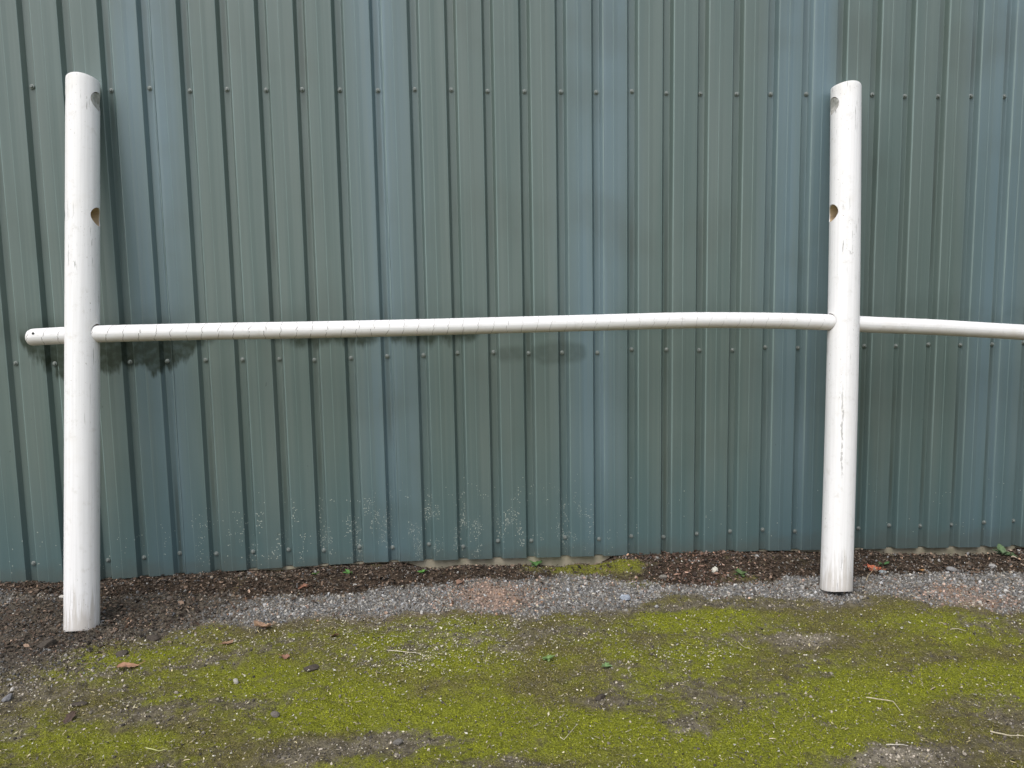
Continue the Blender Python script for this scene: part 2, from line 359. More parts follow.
SOIL_B = [(800, 640, 45, 10, .8), (690, 722, 34, 16, .7), (690, 690, 25, 8, .4), (160, 712, 80, 14, .55), (300, 748, 60, 16, .6), (390, 742, 60, 16, .55),
          (900, 755, 60, 12, .9), (985, 700, 50, 18, .5), (820, 655, 30, 8, .4), (20, 690, 40, 14, .6), (240, 700, 40, 8, .4), (430, 735, 50, 8, .35), (560, 695, 30, 8, .45), (350, 665, 40, 6, .4), (200, 660, 40, 8, .35), (760, 690, 40, 8, .3), (930, 655, 40, 8, .35), (600, 700, 22, 7, .8),
          (620, 665, 60, 6, .3), (540, 680, 25, 8, .35), (840, 718, 30, 8, .35), (950, 745, 70, 14, .4), (500, 758, 60, 8, .4), (310, 690, 30, 8, .5),
          (690, 605, 90, 5, .7), (800, 605, 60, 5, .6)]
PALE_B = [(900, 752, 45, 12, .9), (810, 636, 40, 7, .6), (690, 725, 28, 14, .5), (980, 600, 50, 12, .9), (690, 640, 60, 10, .3), (300, 750, 50, 15, .4), (440, 655, 50, 8, .4), (985, 745, 50, 20, .3)]
PINK_B = [(497, 599, 42, 11, 1.0), (950, 592, 36, 6, .9), (985, 603, 40, 7, .9), (480, 590, 40, 6, .4), (400, 618, 90, 6, .25)]
WMOSS_B = [(590, 572, 40, 8, 1.3), (555, 569, 34, 6, .8), (628, 571, 18, 5, .7), (740, 577, 16, 5, .6), (640, 585, 24, 4, .5), (375, 573, 12, 3, .5), (275, 575, 18, 3, .4)]
ROUGH_B = [(60, 635, 85, 34, 1.0), (20, 620, 70, 30, .9), (130, 625, 60, 14, .6), (150, 612, 75, 16, .75), (210, 600, 70, 8, .5), (30, 660, 60, 20, .5)]   # dark soil mixed with grit, far left

BRIGHT = [None]
def fields(x, y):
    wob = (fbm(x*5, y*5, 3, 4)-0.5)
    lo = np.interp(x, LOWX, LOWY) + wob*0.20 + .012
    up = np.interp(x, UPX, UPY) + (fbm(x*6, y*6, 9, 4)-0.5)*0.09
    g = sstep(-0.05, 0.055, y-lo+(fbm(x*30, y*30, 15, 3)-.5)*.08)*sstep(-0.03, 0.03, up-y+(fbm(x*30, y*30, 16, 3)-.5)*.05)
    mu = sstep(-0.03, 0.02, y-up)
    mo = sstep(0.03, -0.08, y-lo)
    d = 0.70 + (fbm(x*3.0, y*4.0, 21, 6, 0.72)-0.5)*1.5 + (fbm(x*24, y*24, 27, 4, .65)-.5)*1.0 + blob_field(x, y, MOSS_B) - blob_field(x, y, SOIL_B)
    wm = np.clip(blob_field(x, y, WMOSS_B)*1.3 + (fbm(x*9, y*9, 77, 3)-0.62)*1.2*mu, 0, 1)
    mo = np.clip(mo*d, 0, 1)
    mo = np.maximum(mo, wm*0.9)
    br = np.clip((fbm(x*2.4, y*3.6, 211, 5, .6)-.5)*2.0 + .52 + blob_field(x, y, MOSS_B)*1.15 - blob_field(x, y, SOIL_B)*.6, 0, 1)
    br = br*sstep(.02, -.22, y-lo)*.85 + .15*br + wm*.5
    BRIGHT[0] = np.clip(br, 0, 1)
    mo = mo*(1-np.clip(blob_field(x, y, ROUGH_B[:1])*0.6, 0, 1))
    pk = np.clip(blob_field(x, y, PINK_B)*(0.6+fbm(x*12, y*12, 5, 3)*0.8), 0, 1)
    pale = np.clip(blob_field(x, y, PALE_B) + (fbm(x*3.1, y*3.7, 41, 4)-0.58)*1.6, 0, 1)
    rg = np.clip(blob_field(x, y, ROUGH_B), 0, 1)
    return mo, g, mu*(1-wm*0.6), pk, pale, rg

def height(x, y):
    z = 0.0*x
    base = np.interp(x, [-3, -.33, .2, .9, 1.43, 2.7, 3.3, 4.66, 6, 7, 9], [0.02, 0.016, .022, .036, .046, .028, .022, -.016, -.10, -.17, -.2])
    far = np.interp(x, [4.6, 6, 7, 9], [0, -.10, -.17, -.2])
    t = sstep(-0.42, -0.02, y)
    z = z + base*t + far*(1-t)
    z = z - 0.012*sstep(-0.35, -1.2, y)
    near = sstep(-3.5, -2.0, y)*sstep(-4, -1, x)*sstep(9, 7, x)
    z = z + near*((fbm(x*3, y*3, 55, 3)-0.5)*0.030 + (fbm(x*18, y*18, 61, 4, .6)-0.5)*0.026*sstep(0.03, -0.1, y))
    z = z + near*(0.012*np.exp(-((y+0.15)/0.08)**2)*(0.4+1.2*fbm(x*6, y*0+1, 71, 3)) - sstep(-.15, -.05, y)*(.008*sstep(.40, .62, fbm(x*2.6, y*0+4, 79, 3)) + .055*sstep(1.5, 1.75, x)*sstep(2.62, 2.45, x)*(.4+.9*fbm(x*5, y*0, 83, 2)) + .055*sstep(3.85, 4.0, x)*sstep(4.75, 4.5, x)*(.4+.9*fbm(x*5, y*0, 85, 2))))
    return z
def ground_z(x, y):
    return float(height(np.array([float(x)]), np.array([float(y)]))[0])

xs = np.concatenate([np.linspace(-80, -8, 18)[:-1], np.linspace(-8, -1.6, 40)[:-1], np.arange(-1.6, 5.9, 0.0105), np.linspace(5.9, 9, 40)[1:], np.linspace(9, 80, 18)[1:]])
ys = np.concatenate([np.linspace(-80, -8, 18)[:-1], np.linspace(-8, -1.95, 50)[:-1], np.arange(-1.95, 0.0, 0.0105), np.array([0.02, 0.08, 0.3, 2, 6, 14, 40])])
GX, GY = np.meshgrid(xs, ys)
gx, gy = GX.ravel(), GY.ravel()
mo, gr, mu, pk, pale, rg = fields(gx, gy)
br = BRIGHT[0]
gz = height(gx, gy)
nx_, ny_ = len(xs), len(ys)
ii, jj = np.meshgrid(np.arange(nx_-1), np.arange(ny_-1))
a_ = (jj*nx_+ii).ravel()
quads = np.stack([a_, a_+1, a_+1+nx_, a_+nx_], -1)
ground = mesh_np('ground', np.stack([gx, gy, gz], -1), quads, m_ground, smooth=True,
                 attrs={'bright': br, 'moss': mo, 'gravel': np.clip(gr*(1-pk*.8)*(1-rg*.6), 0, 1), 'mulch': np.clip(mu+rg*0.6*(1-mo), 0, 1), 'pink': pk, 'pale': pale})
tag(ground, kind='structure')

# ------------------------------------------------------------------ shed wall
shed = empty('metal_shed', (0, 0, 0))
tag(shed, 'long shed wall of green ribbed steel sheeting with rows of screws, behind the white posts', 'shed')
TOPZ = 3.35
BX = [-6, -.33, .2, .9, 1.43, 2.7, 3.3, 4.66, 6, 7, 10]
BZ = [0.02, 0.016, .025, .044, .054, .033, .027, -.008, -.08, -.15, -.2]
prof = [(-.0290, -GD), (-.0262, -GD+.0010), (-.0250, -GD+.0040), (-.0158, -.0032), (-.0142, -.0006), (-.0110, 0),
        (.0110, 0), (.0142, -.0006), (.0158, -.0032), (.0240, -GD+.0055), (.0262, -GD+.0020), (.0300, -GD),
        (P/2-.022, -GD), (P/2-.0095, -GD), (P/2-.0080, -GD-.0017), (P/2-.0066, -GD-.0018), (P/2+.012, -GD)]
SHEET_FROM = [-15+6*i for i in range(10)]
screw_kinds = {}
def screw_mesh():
    V = []; Fc = []
    def ring(r, y, n=12): 
        i0 = len(V); V.extend([(r*math.cos(2*math.pi*i/n), y, r*math.sin(2*math.pi*i/n)) for i in range(n)]); return i0
    n = 12
    rr = [ring(.0105, 0), ring(.0105, -.0022), ring(.0078, -.0034), ring(.0058, -.0034), ring(.0056, -.0085), ring(.0040, -.0098)]
    for a, b in zip(rr, rr[1:]):
        for i in range(n): Fc.append((a+i, b+i, b+(i+1) % n, a+(i+1) % n))
    Fc.append(tuple(rr[-1]+i for i in range(n))[::-1])
    me = bpy.data.meshes.new('screw'); me.from_pydata(V, [], Fc); me.update(); me.materials.append(m_screw); return me
me_screw = screw_mesh()
ROWS = [(2.245, .004), (1.0397, .005), (0.12, .006)]
hidden_screws = []
for k0 in SHEET_FROM:
    k1 = k0+6
    xs_, yo = [], []
    for k in range(k0, k1+1):
        for dx, dy in prof:
            if k == k0 and dx < -.0110: continue       # tucked under the neighbour
            if k == k1 and dx > .0300: continue
            xs_.append(k*P+dx); yo.append(dy - (.0022 if k == k1 and dx <= .0302 and dx >= -.04 else 0) )
    xs_ = np.array(xs_); yo = np.array(yo)
    zrow = np.concatenate([[0, .04, .10, .18], np.linspace(.26, TOPZ, 34)])
    XX, ZZ = np.meshgrid(xs_, zrow)
    zb = np.interp(XX, BX, BZ)
    ZZ = np.where(ZZ < .26, zb + ZZ*(0.26-zb)/.26, ZZ)
    if True:
        edge = np.zeros_like(XX); edge[:, -1] = 1
        XX = XX + edge*(vnoise(ZZ*9, ZZ*0+k0, 5)-0.5)*0.004
    pan = np.clip((-yo[None, :]-.016)/.008, 0, 1)
    YY = yo[None, :] + (vnoise(XX*7+k0, ZZ*2.0, 33)-0.5)*0.0030*pan + (vnoise(XX*3, ZZ*0.8, 35)-0.5)*0.004
    V = np.stack([XX.ravel(), YY.ravel(), ZZ.ravel()], -1)
    nc = len(xs_); i2, j2 = np.meshgrid(np.arange(nc-1), np.arange(len(zrow)-1)); a2 = (j2*nc+i2).ravel()
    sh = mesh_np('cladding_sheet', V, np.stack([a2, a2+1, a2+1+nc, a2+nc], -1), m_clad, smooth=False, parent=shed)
    for k in range(k0+1, k1+1):
        for r, (zr, j) in enumerate(ROWS):
            pos = (k*P+rng.normal(0, .0028), -.0015-(.0022 if k == k1 else 0), zr+rng.normal(0, j) + ((-.005 if k > 15 else .001) if r == 0 else 0))
            if -2 <= k <= 28:
                s = bpy.data.objects.new('screw', me_screw); COL.objects.link(s); s.parent = sh; s.location = pos
                s.rotation_euler = (rng.normal(0, .06), rng.uniform(0, 1), rng.normal(0, .06))
            else: hidden_screws.append(pos)
V = []; Fc = []
bv = np.array([v.co[:] for v in me_screw.vertices]); bf = [tuple(p.vertices) for p in me_screw.polygons]
for p in hidden_screws:
    o0 = len(V); V.extend((bv+np.array(p)).tolist()); Fc.extend([tuple(i+o0 for i in f) for f in bf])
hs_o = mesh_py('screw', V, Fc, m_screw, parent=shed); hs_o['kind'] = 'stuff'
def box(name, x0, x1, y0, y1, z0, z1, mat, parent=None):
    v = [(x0, y0, z0), (x1, y0, z0), (x1, y1, z0), (x0, y1, z0), (x0, y0, z1), (x1, y0, z1), (x1, y1, z1), (x0, y1, z1)]
    return mesh_py(name, v, [(0, 3, 2, 1), (4, 5, 6, 7), (0, 1, 5, 4), (1, 2, 6, 5), (2, 3, 7, 6), (3, 0, 4, 7)], mat, parent=parent)
WX0, WX1 = -15*P+.02, 45*P
# pale concrete footing, its front just proud of the groove floors and below the sheets
fx = np.linspace(WX0, WX1, 160); V = []; Fc = []
for i, xx in enumerate(fx):
    t = float(np.interp(xx, BX, BZ))-.004
    yy = .0035 + .003*float(vnoise(np.array([xx*9]), np.array([0.]), 8)[0])
    V += [(xx, yy, -.5), (xx, yy, t), (xx, .25, t), (xx, .25, -.5)]
    if i: b = 4*i; a = b-4; Fc += [(a, b, b+1, a+1), (a+1, b+1, b+2, a+2), (a+2, b+2, b+3, a+3)]
mesh_py('concrete_footing', V, Fc, m_conc, parent=shed)
box('inner_lining', WX0, WX1, .03, .06, .07, TOPZ-.01, m_dark, shed)
box('end_wall', WX0-.03, WX0, .03, 5.0, -.5, TOPZ, m_roof, shed)
box('end_wall', WX1, WX1+.03, .03, 5.0, -.5, TOPZ, m_roof, shed)
box('rear_wall', WX0, WX1, 4.97, 5.0, -.5, TOPZ, m_roof, shed)
mesh_py('roof', [(WX0-.1, -.10, TOPZ+.02), (WX1+.1, -.10, TOPZ+.02), (WX1+.1, 5.1, TOPZ+.6), (WX0-.1, 5.1, TOPZ+.6),
                 (WX0-.1, -.10, TOPZ), (WX1+.1, -.10, TOPZ), (WX1+.1, 5.1, TOPZ+.58), (WX0-.1, 5.1, TOPZ+.58)],
        [(0, 1, 2, 3), (7, 6, 5, 4), (0, 4, 5, 1), (1, 5, 6, 2), (2, 6, 7, 3), (3, 7, 4, 0)], m_roof, parent=shed)

# ------------------------------------------------------------------ posts
def make_post(top, base, rad, holes, label, seed, plug_side, holeR=.0395, bow=0.0, mat=None):
    """tapered round post, drilled across along its local x axis; local z is the post's axis"""
    top = Vector(top); base = Vector(base); L = (top-base).length
    zax = (top-base).normalized(); xax = Vector((1, 0, 0)); xax = (xax - zax*xax.dot(zax)).normalized(); yax = zax.cross(xax)
    n = 64; zs = np.concatenate([[0, .004, .014], np.linspace(.05, L-.05, 60), [L-.012, L-.003, L]])
    V = []
    for i, z in enumerate(zs):
        rr = rad*(1.0 + 0.010*(1-z/L))
        if i == 0 or i == len(zs)-1: rr *= 0.985
        elif i == 1 or i == len(zs)-2: rr *= 0.997
        for j in range(n):
            th = 2*math.pi*j/n
            q = rr*(1+0.016*(float(vnoise(np.array([math.cos(th)*1.5+seed]), np.array([math.sin(th)*1.5+z*1.3]), seed)[0])-.5)
                    + 0.006*(float(vnoise(np.array([j*0.9]), np.array([z*1.5]), seed+3)[0])-.5))
            zz = z + (0.004*math.sin(th*2+seed) if i in (0, len(zs)-1, 1, len(zs)-2) else 0)
            V.append((q*math.cos(th)+bow*math.sin(math.pi*z/L), q*math.sin(th), zz))
    Fc = []
    for i in range(len(zs)-1):
        for j in range(n):
            a = i*n+j; b = i*n+(j+1) % n; Fc.append((a, b, b+n, a+n))
    Fc.append(tuple(range(n))[::-1]); Fc.append(tuple((len(zs)-1)*n+j for j in range(n)))
    o = mesh_py('fence_post', V, Fc, mat or m_post, smooth=True)
    cutters = []
    for h in holes:
        cv = []; m = 32
        for sx in (-.15, .15):
            cv += [(sx, holeR*math.cos(2*math.pi*i/m), h+holeR*1.0*math.sin(2*math.pi*i/m)) for i in range(m)]
        cf = [(i, (i+1) % m, m+(i+1) % m, m+i) for i in range(m)] + [tuple(range(m))[::-1], tuple(range(m, 2*m))]
        c = mesh_py('cutter', cv, cf, mat or m_post); cutters.append(c)
        md = o.modifiers.new('drill', 'BOOLEAN'); md.operation = 'DIFFERENCE'; md.solver = 'EXACT'; md.object = c
    dg = bpy.context.evaluated_depsgraph_get(); dg.update()
    me = bpy.data.meshes.new_from_object(o.evaluated_get(dg)); o.modifiers.clear(); old = o.data; o.data = me; me.name = 'fence_post'
    bpy.data.meshes.remove(old)
    for c in cutters:
        mm = c.data; bpy.data.objects.remove(c); bpy.data.meshes.remove(mm)
    for p in me.polygons: p.use_smooth = len(p.vertices) <= 8
    try: me.set_sharp_from_angle(angle=math.radians(35))
    except Exception: pass
    # bare-timber linings of the bored holes, and the plug that closes the top one
    for q, h in enumerate(holes):
        m = 32; r = holeR-.0008; lv = []
        for s in np.linspace(-1, 1, 9):
            for i in range(m):
                yy = r*math.cos(2*math.pi*i/m); lv.append((bow*math.sin(math.pi*h/L)+s*(math.sqrt(rad*rad-yy*yy)-.0035), yy, h+r*math.sin(2*math.pi*i/m)))
        lf = [(a*m+i, a*m+(i+1) % m, (a+1)*m+(i+1) % m, (a+1)*m+i) for a in range(8) for i in range(m)]
        mesh_py('bored_hole', lv, lf, m_bare, smooth=True, parent=o)
        if q == 0:
            pv = []; r2 = holeR-.0034
            for s in (-1, 1):
                for i in range(m):
                    yy = r2*math.cos(2*math.pi*i/m); pv.append((bow*math.sin(math.pi*h/L)+s*(math.sqrt(rad*rad-yy*yy)-.0016), yy, h+r2*math.sin(2*math.pi*i/m)))
            pf = [(i, (i+1) % m, m+(i+1) % m, m+i) for i in range(m)] + [tuple(range(m))[::-1], tuple(range(m, 2*m))]
            mesh_py('timber_plug', pv, pf, m_plug, parent=o)
    Mx = Matrix.Identity(4)
    for i in range(3): Mx[i][0], Mx[i][1], Mx[i][2], Mx[i][3] = xax[i], yax[i], zax[i], base[i]
    o.matrix_world = Mx
    tag(o, label, 'fence post', 'white drilled posts leaning on the shed')
    return o, base, zax, L
RL, RR = .0645, .0660
def gl(z, base, top): return (z-base[2])/(top[2]-base[2])*((Vector(top)-Vector(base)).length)
Lt, Lb = (.259, -.094, 2.258), (.281, -.500, -.006)
Rt, Rb = (3.652, -.096, 2.243), (3.456, -.500, .006)
p1 = make_post(Lt, Lb, RL, [gl(2.163, Lb, Lt), gl(1.668, Lb, Lt), gl(1.180, Lb, Lt)],
          'upright white post leaning on the wall, a short rail end poking out on its left', 11, 1)
p2 = make_post(Rt, Rb, RR, [gl(2.152, Rb, Rt), gl(1.656, Rb, Rt), gl(1.164, Rb, Rt)],
          'slightly tilted white post where the two white rails meet, near the orange leaf', 23, -1, bow=.010, mat=m_post_split)
Tt, Tb = (6.93, -.108, 2.09), (6.86, -.500, -.168)
p3 = make_post(Tt, Tb, RR, [gl(1.98, Tb, Tt), gl(1.49, Tb, Tt), gl(.990, Tb, Tt)],
          'white post beyond the picture edge holding the far end of the second rail', 31, 1)

# ------------------------------------------------------------------ rails
def make_rail(pts, r0, r1, label, seed, dome0=True, dome1=True, along0=0.0):
    pts = np.array(pts); n = 36
    t = np.concatenate([[0], np.cumsum(np.linalg.norm(np.diff(pts, axis=0), axis=1))]); L = t[-1]
    s = np.linspace(0, L, 210)
    def sm(c):
        f = np.interp(s, t, c); kern = np.ones(15)/15
        return np.convolve(np.pad(f, 7, mode='reflect', reflect_type='odd'), kern, 'valid')
    Pth = np.stack([sm(pts[:, i]) for i in range(3)], -1)
    V = []; al = []; an = []; rows = 0
    def row(c, r, a):
        nonlocal rows
        for j in range(n+1):
            th = 2*math.pi*j/n - math.pi
            V.append((c[0], c[1]+r*math.cos(th), c[2]+r*math.sin(th))); al.append(a+along0); an.append(th)
        rows += 1
    e = .024
    dome = [(0, .12), (.04, .42), (.15, .66), (.35, .84), (.65, .955), (.95, 1.0)]
    for i, c in enumerate(Pth):
        q = s[i]/L; r = r0+(r1-r0)*q
        r *= 1+0.03*(float(vnoise(np.array([s[i]*3.0]), np.array([seed*1.0]), seed)[0])-.5) + .006*math.sin(s[i]/.064*2*math.pi)
        if i == 0 and dome0:
            for a, b in dome: row(c+np.array([a*e, 0, 0]), r*b, s[i]+a*e)
            continue
        if i == len(s)-1 and dome1:
            for a, b in dome[::-1]: row(c-np.array([a*e, 0, 0]), r*b, s[i]-a*e)
            continue
        if (dome0 and s[i] < e*1.2) or (dome1 and s[i] > L-e*1.2): continue
        row(c, r, s[i])
    Fc = []
    m = n+1
    for i in range(rows-1):
        for j in range(n): Fc.append((i*m+j, i*m+j+1, (i+1)*m+j+1, (i+1)*m+j))
    Fc.append(tuple(range(n))[::-1]); Fc.append(tuple((rows-1)*m+j for j in range(n)))
    V = np.array(V); org = Pth[0].copy(); V -= org
    o = mesh_py('fence_rail', V, [f[::-1] for f in Fc], m_rail, smooth=True)
    o.location = org
    for nm, arr in (('along', al), ('around', an)):
        a = o.data.attributes.new(nm, 'FLOAT', 'POINT'); a.data.foreach_set('value', np.array(arr, np.float32))
    return tag(o, label, 'rail', 'white round rails threaded through the posts')
RY = -.290
rail1 = make_rail([(.050, RY, 1.169), (.178, RY, 1.174), (.30, RY, 1.178), (.746, RY, 1.180), (1.161, RY, 1.178), (1.584, RY, 1.179), (2.069, RY, 1.183), (2.457, RY, 1.186),
                   (2.8, RY, 1.189), (3.0, RY, 1.187), (3.182, RY, 1.182), (3.368, RY, 1.175), (3.548, RY, 1.165)], .0355, .0360,
                  'long white ringed rail threaded through both posts with its rounded free end in view', 5)
rail2 = make_rail([(3.560, RY, 1.1635), (3.65, RY, 1.156), (3.982, RY, 1.138), (4.199, RY, 1.122), (4.438, RY, 1.104), (5.0, RY-.005, 1.065), (5.6, RY-.01, 1.035), (6.3, RY-.012, 1.005), (6.93, RY-.010, .989)],
                  .0360, .0340, 'smoother white rail sloping down from the tilted post out of the right side', 9, along0=4.0)
# a nail hole and a small paint scar near the free rail end
def nail(loc, r):
    V = [(0, 0, 0)]+[(r*math.cos(i*math.pi/5), .0015*0, r*math.sin(i*math.pi/5)) for i in range(10)]
    o = mesh_py('nail_head', V, [(0, 1+(i+1) % 10, 1+i) for i in range(10)], m_dark, parent=rail1)
    o.location = Vector(loc)-rail1.location
nail((.092, RY-.0336, 1.186), .0055)

# ------------------------------------------------------------------ scattered ground cover
def rand_rot(n):
    q = rng.normal(size=(n, 4)); q /= np.linalg.norm(q, axis=1)[:, None]
    w_, x, y, z = q.T
    return np.stack([1-2*(y*y+z*z), 2*(x*y-z*w_), 2*(x*z+y*w_), 2*(x*y+z*w_), 1-2*(x*x+z*z), 2*(y*z-x*w_), 2*(x*z-y*w_), 2*(y*z+x*w_), 1-2*(x*x+y*y)], -1).reshape(n, 3, 3)
def tilt_rot(n, tilt):
    az = rng.uniform(0, 2*np.pi, n); t = rng.normal(0, tilt, n); ta = rng.uniform(0, 2*np.pi, n)
    ca, sa = np.cos(az), np.sin(az); z0 = np.zeros(n); o1 = np.ones(n)
    Rz = np.stack([ca, -sa, z0, sa, ca, z0, z0, z0, o1], -1).reshape(n, 3, 3)
    k = np.stack([np.cos(ta), np.sin(ta), z0], -1)
    K = np.stack([z0, -k[:, 2], k[:, 1], k[:, 2], z0, -k[:, 0], -k[:, 1], k[:, 0], z0], -1).reshape(n, 3, 3)
    Rt = np.eye(3)[None]+np.sin(t)[:, None, None]*K+(1-np.cos(t))[:, None, None]*(K@K)
    return Rt@Rz
def scatter(name, bases, pos, scale, rot, col, mat, smooth=False):
    """many small copies (random base shape each) written as one mesh"""
    n = len(pos); pick = rng.integers(0, len(bases), n)
    VV, FF, CC = [], [], []; off = 0
    for b, (bv, bf) in enumerate(bases):
        m = np.where(pick == b)[0]
        if len(m) == 0: continue
        v = bv[None]*scale[m][:, None, :]
        v = np.einsum('nij,nkj->nki', rot[m], v)+pos[m][:, None, :]
        nv = len(bv)
        f = bf[None]+(np.arange(len(m))*nv)[:, None, None]+off
        VV.append(v.reshape(-1, 3)); FF.append(f.reshape(-1, bf.shape[1])); CC.append(np.repeat(col[m], nv, axis=0)); off += len(m)*nv
    return mesh_np(name, np.concatenate(VV), np.concatenate(FF), mat, col=np.concatenate(CC), smooth=smooth)
def ico():
    t = (1+5**.5)/2
    v = np.array([(-1, t, 0), (1, t, 0), (-1, -t, 0), (1, -t, 0), (0, -1, t), (0, 1, t), (0, -1, -t), (0, 1, -t), (t, 0, -1), (t, 0, 1), (-t, 0, -1), (-t, 0, 1)], float)
    v /= np.linalg.norm(v[0])
    f = np.array([(0, 11, 5), (0, 5, 1), (0, 1, 7), (0, 7, 10), (0, 10, 11), (1, 5, 9), (5, 11, 4), (11, 10, 2), (10, 7, 6), (7, 1, 8), (3, 9, 4), (3, 4, 2), (3, 2, 6), (3, 6, 8), (3, 8, 9), (4, 9, 5), (2, 4, 11), (6, 2, 10), (8, 6, 7), (9, 8, 1)])
    return v, f
IV, IF = ico()
STONES = [(IV*rng.uniform(.55, 1.15, (12, 1)), IF) for _ in range(14)]
X0, X1, Y0 = -1.5, 5.8, -1.9
def cand(n, x0=X0, x1=X1, y0=Y0, y1=-.005):
    return rng.uniform(x0, x1, n), rng.uniform(y0, y1, n)
def at_ground(x, y, dz): return np.stack([x, y, height(x, y)+dz], -1)

# gravel band
x, y = cand(330000, y0=-1.0, y1=-.02)
fm, fg, fmu, fpk, fpa, frg = fields(x, y)
pr = fg*(1-.45*fpk)*(1-.68*frg)*.62 + .030*fmu + .006*(1-fm) + .10*frg*(1-fg)*(1-fmu)
keep = rng.uniform(size=len(x)) < pr
x, y, fpk, frg = x[keep], y[keep], fpk[keep], frg[keep]; n = len(x)
sz = np.clip(rng.lognormal(math.log(.0037), .40, n), .0017, .011)
val = np.clip(rng.lognormal(math.log(.235), .48, n), .05, .62)
hue = rng.normal(0, 1, n)
val = val*(1-.48*frg)
c = np.stack([val*(1.03+.035*hue), val*(1+.005*hue), val*(.95-.045*hue)], -1)
pinkm = (rng.uniform(size=n) < fpk*.9+.04)
c[pinkm] = c[pinkm]*np.array([1.30, .96, .80])
brown = rng.uniform(size=n) < .12+.55*frg
c[brown] = c[brown]*np.array([.72, .60, .48])
sc = sz[:, None]*rng.uniform(.7, 1.25, (n, 3)); sc[:, 2] *= .8
gravel = scatter('gravel', STONES, at_ground(x, y, sz*.25), sc, rand_rot(n), c, m_stone)
tag(gravel, 'band of grey crushed stone between the wall litter and the moss', 'gravel', kind='stuff')

# gritty crumbs over the bare patches of the moss ground
x, y = cand(330000)
fm, fg, fmu, fpk, fpa, frg = fields(x, y)
keep = rng.uniform(size=len(x)) < (1-fg)*(1-fmu)*(np.clip(.55-fm, 0, 1)*.7+.05+.5*fpa*(fm < .5)+.6*frg*(1-fm))
x, y, fpa = x[keep], y[keep], fpa[keep]; n = len(x)
sz = np.clip(rng.lognormal(math.log(.0024), .42, n), .0012, .0065)
val = np.clip(rng.lognormal(math.log(.16), .75, n)*(1+.9*fpa), .03, .6)
c = np.stack([val*1.06, val*.94, val*.78], -1)
crumb = scatter('soil_crumbs', STONES, at_ground(x, y, sz*.3), sz[:, None]*rng.uniform(.6, 1.3, (n, 3)), rand_rot(n), c, m_stone)
tag(crumb, 'grey brown soil crumbs and grit on the bare patches of ground', 'soil crumbs', kind='stuff')

# leaf mould along the foot of the wall
FL = []
for _ in range(10):
    wv = rng.uniform(.25, .6); cu = rng.uniform(-.35, .5)
    v = np.array([(-1, 0, cu*.6), (-.3, wv, .1*cu), (-.3, -wv, rng.uniform(-.2, .2)), (.4, wv*.9, -.1), (.4, -wv*.8, .1*cu), (1, rng.uniform(-.1, .1), cu)])
    FL.append((v, np.array([(0, 2, 1), (1, 2, 4), (1, 4, 3), (3, 4, 5)])))
x, y = cand(110000, y0=-.75, y1=-.004)
fm, fg, fmu, fpk, fpa, frg = fields(x, y)
keep = rng.uniform(size=len(x)) < (fmu*.60*(1-.6*fm)+.020*fg+.40*frg*(1-fm))*(.35+.65*sstep(-.012, -.05, y))
x, y = x[keep], y[keep]; n = len(x)
sz = np.clip(rng.lognormal(math.log(.0050), .48, n), .0018, .017)
val = np.clip(rng.lognormal(math.log(.070), .75, n), .012, .50)
redm = rng.uniform(0, 1, n)
c = np.stack([val*(1.16+.20*redm), val*(.95-.06*redm), val*(.76-.15*redm)], -1)
red_zone = np.exp(-((x-ground_pt(690, 572)[0])/.30)**2)
c[:, 0] *= 1+.16*red_zone; c *= (1+.30*red_zone)[:, None]
litter = scatter('leaf_litter', FL, at_ground(x, y, .002+rng.uniform(0, .008, n)), np.stack([sz, sz, sz], -1), tilt_rot(n, .55), c, m_litter)
tag(litter, 'dark brown leaf mould heaped along the foot of the green wall', 'leaf litter', kind='stuff')

# moss: short upright leaflets
BL = []
for _ in range(6):
    b = rng.uniform(-.5, .5, 2)
    BL.append((np.array([(-.30, 0, 0), (.30, 0, 0), (.12+b[0]*.5, b[1]*.5, .7), (b[0], b[1], 1.0)]), np.array([(0, 1, 2), (0, 2, 3)])))
x, y = cand(1150000)
fm, fg, fmu, fpk, fpa, frg = fields(x, y)
fb = BRIGHT[0]; fine = fbm(x*26, y*26, 91, 3)
dens = np.clip((fm-.10)*1.25, 0, 1)*np.clip((fine-.30)*4, .06, 1)
keep = rng.uniform(size=len(x)) < dens*.75+.05*(1-fg)*(1-fmu)
x, y, fm, fine, fb = x[keep], y[keep], fm[keep], fine[keep], fb[keep]; n = len(x)
hgt = rng.uniform(.0026, .0065, n)*(.6+.8*fine)
wd = rng.uniform(.0020, .0046, n)
g = np.clip(fb*.92 + (fine-.5)*.7 + (fbm(x*9, y*11, 231, 3)-.5)*.7 + rng.normal(0, .20, n), 0, 1)
c1 = np.array([.240, .210, .060]); c2 = np.array([.350, .375, .024])
c = c1[None]*(1-g[:, None])+c2[None]*g[:, None]
c = c*np.clip(rng.lognormal(-.02, .50, n), .2, 1.8)[:, None]
dry = rng.uniform(size=n) < .05+.10*(1-g)
c[dry] = np.array([.36, .31, .19])*rng.uniform(.5, 1.5, (int(dry.sum()), 1))
moss = scatter('moss', BL, at_ground(x, y, -.001), np.stack([wd, wd, hgt], -1), tilt_rot(n, .85), c, m_moss)
tag(moss, 'yellow green moss carpet over the damp ground in front of the gravel', 'moss', kind='stuff')

